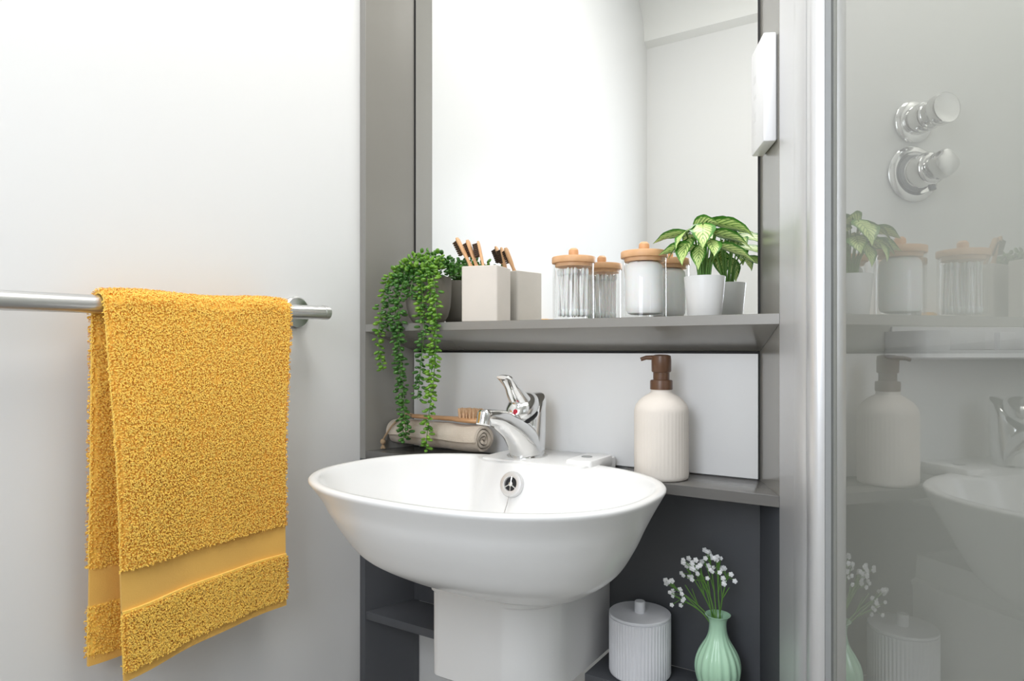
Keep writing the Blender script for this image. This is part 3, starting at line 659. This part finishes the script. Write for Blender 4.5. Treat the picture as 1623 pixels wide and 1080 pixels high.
# wooden brush lying on the roll, bristles up
br = thing('bath_brush', 'wooden bath brush lying bristles up on the rolled cloth', 'brush', (-0.60, -0.060, MS+0.0672))
pts = [(-0.092, 0.007, 0.004), (-0.085, 0.0085, 0.0045), (-0.02, 0.008, 0.0045), (0.015, 0.010, 0.0048), (0.03, 0.018, 0.0055), (0.05, 0.0215, 0.006), (0.075, 0.0205, 0.006), (0.088, 0.013, 0.005), (0.092, 0.004, 0.003)]
MB().loft([[(x, y, z+0.0062) for y, z in [(a_*math.cos(2*PI*i/20), b_*math.sin(2*PI*i/20)) for i in range(20)]] for x, a_, b_ in pts]).obj('handle', 'wood', br, smooth=45)
mb = MB()
for ix in range(7):
    for iy in range(5):
        x = 0.034+ix*0.0078; y = -0.014+iy*0.007
        if ((x-0.058)/0.033)**2+(y/0.019)**2 > 1: continue
        for _ in range(9):
            dx, dy = random.uniform(-.003, .003), random.uniform(-.003, .003)
            mb.tube([(x+dx*0.4, y+dy*0.4, 0.010), (x+dx, y+dy, 0.0285+random.uniform(-.001, .001))], 0.0007, 4)
mb.obj('bristles', 'bristle', br)
cord = spline([(-0.088, 0.0, 0.008), (-0.11, -0.004, 0.010), (-0.135, -0.012, -0.010), (-0.152, -0.018, -0.035), (-0.155, -0.024, -0.045), (-0.146, -0.026, -0.034), (-0.128, -0.018, -0.008), (-0.105, -0.008, 0.006), (-0.088, 0.0, 0.006)], 6)
co = MB().tube(cord, 0.0018, 6).obj('hanging_cord', 'twine', br, smooth=True)
mb = MB().ell((-0.156, -0.0245, -0.050), (0.0058, 0.0058, 0.0066), 10, 8)
for i in range(14):
    a_ = i*2.4; mb.tube([(-0.156, -0.0245, -0.054), (-0.156+0.005*math.cos(a_), -0.0245+0.005*math.sin(a_), -0.0645)], 0.0009, 5)
mb.obj('cord_knot', 'twine', co, smooth=True)

# soap dispenser
sd_ = thing('soap_dispenser', 'cream ribbed ceramic soap dispenser with brown pump on the right shelf', 'soap dispenser', (-0.1445, -0.068, MS))
mod = lambda r, z, a_: r+(0.00022*math.cos(a_*44) if 0.008 < z < 0.112 and r > 0.03 else 0)
MB().lathe([(0.001, 0), (0.041, 0), (0.0438, 0.002), (0.0445, 0.006), (0.0445, 0.009), (0.0445, 0.03), (0.0445, 0.06), (0.0445, 0.09), (0.0445, 0.111), (0.0442, 0.115), (0.042, 0.122), (0.036, 0.130), (0.028, 0.1365), (0.020, 0.141), (0.0175, 0.143), (0.0172, 0.148), (0.001, 0.148)], 176, mod=mod).obj('bottle', 'stone', sd_, smooth=60)
MB().lathe([(0.018, 0.1475), (0.0185, 0.148), (0.0185, 0.161), (0.0178, 0.163), (0.0135, 0.164), (0.0135, 0.176), (0.0150, 0.1765), (0.0150, 0.178)], 36).obj('collar', 'brown', sd_, smooth=40)
ph = MB().lathe([(0.0150, 0.1765), (0.0162, 0.178), (0.0164, 0.196), (0.0155, 0.2035), (0.010, 0.2055), (0.001, 0.206)], 36).obj('pump_head', 'brown', sd_, smooth=40)
nd = Vector((-0.9, -0.43, 0)).normalized()
MB().tube([tuple(nd*0.008+Vector((0, 0, 0.2005))), tuple(nd*0.025+Vector((0, 0, 0.2005))), tuple(nd*0.034+Vector((0, 0, 0.1975)))], [0.0042, 0.0036, 0.0032], 14).obj('nozzle', 'brown', ph, smooth=40)

# ------------------------------------------------------------------ low shelf: canister, vase, sprigs
LS = 0.4435
cn = thing('ribbed_canister', 'white ribbed lidded canister on the low shelf beside the pedestal', 'canister', (-0.187, -0.057, LS))
mod = lambda r, z, a_: r*(1-0.022*(0.5+0.5*math.cos(a_*56))**2) if 0.004 < z < 0.0985 and r > 0.04 else r
MB().lathe([(0.001, 0), (0.048, 0), (0.0515, 0.003), (0.0525, 0.006), (0.0525, 0.05), (0.0525, 0.097), (0.0525, 0.0985), (0.050, 0.099), (0.001, 0.099)], 336, mod=mod).obj('body', 'resin', cn, smooth=50)
ld = MB().lathe([(0.001, 0.0992), (0.0518, 0.0992), (0.0523, 0.1), (0.0523, 0.1032), (0.0515, 0.104), (0.001, 0.104)], 64).obj('lid', 'resin', cn, smooth=40)
MB().lathe([(0.009, 0.1038), (0.009, 0.122), (0.0083, 0.1232), (0.001, 0.1234)], 28).obj('lid_knob', 'resin', ld, smooth=40)
VX, VY = -0.053, -0.060
vs_ = thing('bud_vase', 'mint green fluted bud vase at the right end of the low shelf', 'vase', (VX, VY, LS))
pr = [(0.001, 0), (0.021, 0), (0.024, 0.003), (0.030, 0.018), (0.0345, 0.036), (0.0352, 0.048), (0.0325, 0.062), (0.026, 0.076), (0.019, 0.088), (0.0148, 0.100), (0.0135, 0.112), (0.0143, 0.120), (0.0172, 0.126), (0.0198, 0.1282), (0.0200, 0.1292), (0.0185, 0.1292), (0.0150, 0.126), (0.0118, 0.119), (0.0112, 0.110), (0.0112, 0.10), (0.001, 0.095)]
prs = spline([(r_, z_, 0) for r_, z_ in pr[:14]], 3)
pr2 = [(p.x, p.y) for p in prs]+pr[14:]
mod = lambda r, z, a_: r*(1+0.032*math.cos(a_*16+z*9)*min(1, max(0, (0.112-z)/0.04)))
MB().lathe(pr2, 128, mod=mod).obj('vase_body', 'mint', vs_, smooth=60)
tops = [(-0.072, -0.012, 0.165), (-0.050, -0.004, 0.196), (-0.036, -0.016, 0.212), (-0.012, -0.006, 0.222), (0.006, -0.014, 0.218), (0.018, -0.004, 0.200), (-0.060, -0.018, 0.150), (-0.022, -0.020, 0.200)]
sl = ['drooping furthest left over the canister side', 'second from the left', 'standing left of the middle', 'standing tallest in the middle', 'standing right of the middle', 'furthest right', 'hanging lowest at the left', 'in front of the others at the centre']
for i, tpx in enumerate(tops):
    a_ = i*0.8; tpv = Vector(tpx)
    fl = thing('flower_sprig', 'white baby breath sprig '+sl[i]+' in the mint vase', 'flower', (VX, VY, LS+0.112), 'white flower sprigs in the mint vase')
    r0 = Vector((0.006*math.cos(a_*2), 0.006*math.sin(a_*2), -0.008)); tl_ = tpv-Vector((0, 0, 0.112))
    md = Vector((tl_.x*0.42, tl_.y*0.42, tl_.z*0.50))
    st = MB().tube(spline([r0, md, tl_], 6), 0.0011, 6)
    R_ = random.Random(40+i); heads = []
    for k in range(8):
        q = tl_+Vector((R_.uniform(-.014, .014), R_.uniform(-.010, .010), R_.uniform(-.016, .012)))
        st.tube([lerp(md, tl_, 0.55+0.045*k), q], 0.0006, 5); heads.append(q)
    for k in range(2):
        q = lerp(md, tl_, 0.4+0.25*k)+Vector((R_.uniform(-.012, .012), R_.uniform(-.006, .002), R_.uniform(0.0, .02))); st.tube([md, q], 0.0008, 5)
    st.obj('stem', 'stem', fl, smooth=True)
    for q in heads:
        hb_ = MB(); s_ = R_.uniform(0.0030, 0.0043)
        hb_.ell(q, (s_*0.75, s_*0.75, s_*0.7), 7, 5)
        for m_ in range(5):
            a2 = m_*2*PI/5; hb_.ell(q+Vector((math.cos(a2)*s_*0.65, -0.2*s_, math.sin(a2)*s_*0.65)), (s_*0.5, s_*0.4, s_*0.5), 6, 4)
        hb_.obj('blossom', 'blossom', fl, smooth=True)

# ------------------------------------------------------------------ control box on the right panel
cb = thing('wall_control', 'slim white wall control box on the grey panel right of the mirror', 'control box', (0, 0, 1.307))
def PB(mb, s0, s1, m0, m1, z0, z1):
    return mb.prism([P(s0, m0), P(s1, m0), P(s1, m1), P(s0, m1)], z0, z1)
PB(MB(), 0.028, 0.111, -0.0205, -0.0015, 1.308, 1.470).obj('casing', 'plastic', cb, world=True, bevel=0.0025)
PB(MB(), 0.031, 0.108, -0.002, -0.0002, 1.311, 1.467).obj('back_plate', 'seal', cb, world=True)
for z_, hh in ((1.415, 0.012), (1.39, 0.006), (1.355, 0.014), (1.335, 0.006)):
    PB(MB(), 0.046, 0.062, -0.0207, -0.0204, z_, z_+hh).obj('button', 'mark', cb, world=True)

# ------------------------------------------------------------------ shower screen
ss = thing('shower_screen', 'glass shower screen with aluminium frame at the right', 'shower screen', (0.12, -0.25, 0))
def pv(poly, name, m_, z0=0.03, z1=2.18, parent=None, smooth=None):
    return MB().prism([P(s_, q_) for s_, q_ in poly], z0, z1).obj(name, m_, parent or ss, world=True, smooth=smooth)
pv([(0.1215, 0.0), (0.200, 0.0), (0.200, 0.03), (0.1215, 0.03)], 'wall_post', 'alu')
bul = [(0.2005, 0.0)]+[(0.2005+0.052*(i/12), -0.0045*math.sin(PI*i/12)**0.7) for i in range(1, 12)]+[(0.2525, 0.0), (0.2525, 0.03), (0.2005, 0.03)]
pv(bul, 'frame_bead', 'alu', smooth=40)
pv([(0.253, 0.004), (0.263, 0.004), (0.263, 0.03), (0.253, 0.03)], 'frame_groove', 'seal')
stl = [(0.264, 0.0), (0.267, -0.003), (0.281, -0.003), (0.287, 0.0), (0.2905, 0.005), (0.2915, 0.011), (0.264, 0.011)]
pv(stl, 'door_stile', 'alu', smooth=50)
pv([(0.270, 0.0115), (0.291, 0.0115), (0.293, 0.0178), (0.270, 0.0178)], 'rubber_seal', 'seal')
pv([(0.270, 0.018), (1.40, 0.018), (1.40, 0.024), (0.270, 0.024)], 'glass_pane', 'glass', 0.06, 2.10)
pv([(0.1215, 0.0), (1.42, 0.0), (1.42, 0.03), (0.1215, 0.03)], 'bottom_rail', 'alu', 0.0005, 0.03)
pv([(0.1215, 0.0), (1.42, 0.0), (1.42, 0.03), (0.1215, 0.03)], 'top_rail', 'alu', 2.18, 2.21)

# ------------------------------------------------------------------ inside the shower
Rw = Matrix(((SW.x, 0, SN.x), (SW.y, 0, SN.y), (0, 1, 0))).to_4x4()      # local x along the wall, y up, z out of the wall
def wallM(k, z): q = SP+SW*k; return Matrix.Translation((q.x, q.y, z)) @ Rw
def shower_knob(label, z, big):
    q = SP+SN*0.0006; t_ = thing('shower_valve', label, 'shower valve', (q.x, q.y, z), 'chrome shower valves')
    def A(mb, name, m_='chrome', par=t_, sm=40): return mb.xf(Rw).obj(name, m_, par, smooth=sm)
    if not big:
        A(MB().lathe([(0.038, 0), (0.0385, 0.004), (0.036, 0.007), (0.024, 0.010)], 44), 'escutcheon')
        A(MB().lathe([(0.025, 0.009), (0.0262, 0.012), (0.0262, 0.040), (0.0245, 0.043), (0.0215, 0.046), (0.0235, 0.060), (0.0262, 0.064), (0.0268, 0.080), (0.0255, 0.0825), (0.0235, 0.0815), (0.001, 0.0815)], 44), 'knob')
    else:
        A(MB().lathe([(0.050, 0), (0.0508, 0.004), (0.046, 0.008), (0.040, 0.0095), (0.037, 0.007), (0.030, 0.007)], 52), 'escutcheon')
        A(MB().lathe([(0.033, 0.006), (0.033, 0.012), (0.029, 0.016)], 40), 'valve_base', 'seal')
        A(MB().lathe([(0.029, 0.010), (0.029, 0.046), (0.026, 0.050), (0.020, 0.052)], 40), 'valve_body')
        mod_ = lambda r, z_, a_: r*(1+0.07*math.cos(a_*4)) if r > 0.012 else r
        A(MB().lathe([(0.017, 0.050), (0.0185, 0.054), (0.0225, 0.060), (0.0235, 0.076), (0.0215, 0.084), (0.014, 0.088), (0.001, 0.089)], 64, mod=mod_), 'cross_knob')
        A(MB().tube([(0.010, -0.027, 0.034), (0.012, -0.036, 0.036)], 0.006, 14), 'temperature_stop', 'seal')
shower_knob('upper chrome shower valve with flat round knob seen through the glass', 1.414, False)
shower_knob('lower chrome shower valve with lobed knob seen through the glass', 1.319, True)
# soap rack
q = SP+SW*0.115+SN*0.0006
sr = thing('soap_rack', 'white plastic shower soap rack on the wall behind the glass', 'soap rack', (q.x, q.y, 0.982))
def tray(w0, d0, r, n=8):
    pts_ = [(-w0, 0.0)]
    for i in range(n+1): a_ = PI+PI/2*i/n; pts_.append((-w0+r+r*math.cos(a_), d0-r-r*math.sin(a_)))
    for i in range(n+1): a_ = PI/2-PI/2*i/n; pts_.append((w0-r+r*math.cos(a_), d0-r+r*math.sin(a_)))
    pts_.append((w0, 0.0)); return pts_
def TZ(pts_, y): return [(x, y, d) for x, d in pts_]
o_, i_ = tray(0.170, 0.10, 0.045), tray(0.165, 0.095, 0.041)
base = MB().loft([TZ(tray(0.166, 0.096, 0.043), 0.0), TZ(o_, 0.003), TZ(o_, 0.016), TZ(i_, 0.016), TZ(i_, 0.006)]).xf(Rw).obj('tray', 'plastic', sr, smooth=40)
def rail(i0, i1, y0, y1):
    ro, ri = o_[i0:i1], tray(0.1662, 0.0962, 0.042)[i0:i1]; rg = []
    for (x, d), (x2, d2) in zip(ro, ri): rg.append([(x, y0, d), (x, y1, d), (x2, y1, d2), (x2, y0, d2)])
    return MB().loft(rg).xf(Rw).obj('rim_wall', 'plastic', sr, smooth=40)
o_ = [p for p in o_]
rail(0, 10, 0.016, 0.049)
def seg_rail(xa, xb, y0, y1, d0=0.0962, d1=0.10):
    return MB().box(xa, xb, y0, y1, d0, d1).xf(Rw).obj('rim_wall', 'plastic', sr, bevel=0.001)
seg_rail(-0.125, -0.058, 0.016, 0.049); seg_rail(-0.030, 0.000, 0.016, 0.046, 0.088, 0.10); seg_rail(0.022, 0.135, 0.016, 0.046)
rail(10, 20, 0.016, 0.049)
MB().box(-0.160, 0.160, 0.016, 0.058, 0.0, 0.006).xf(Rw).obj('back_plate', 'plastic', sr, bevel=0.002)
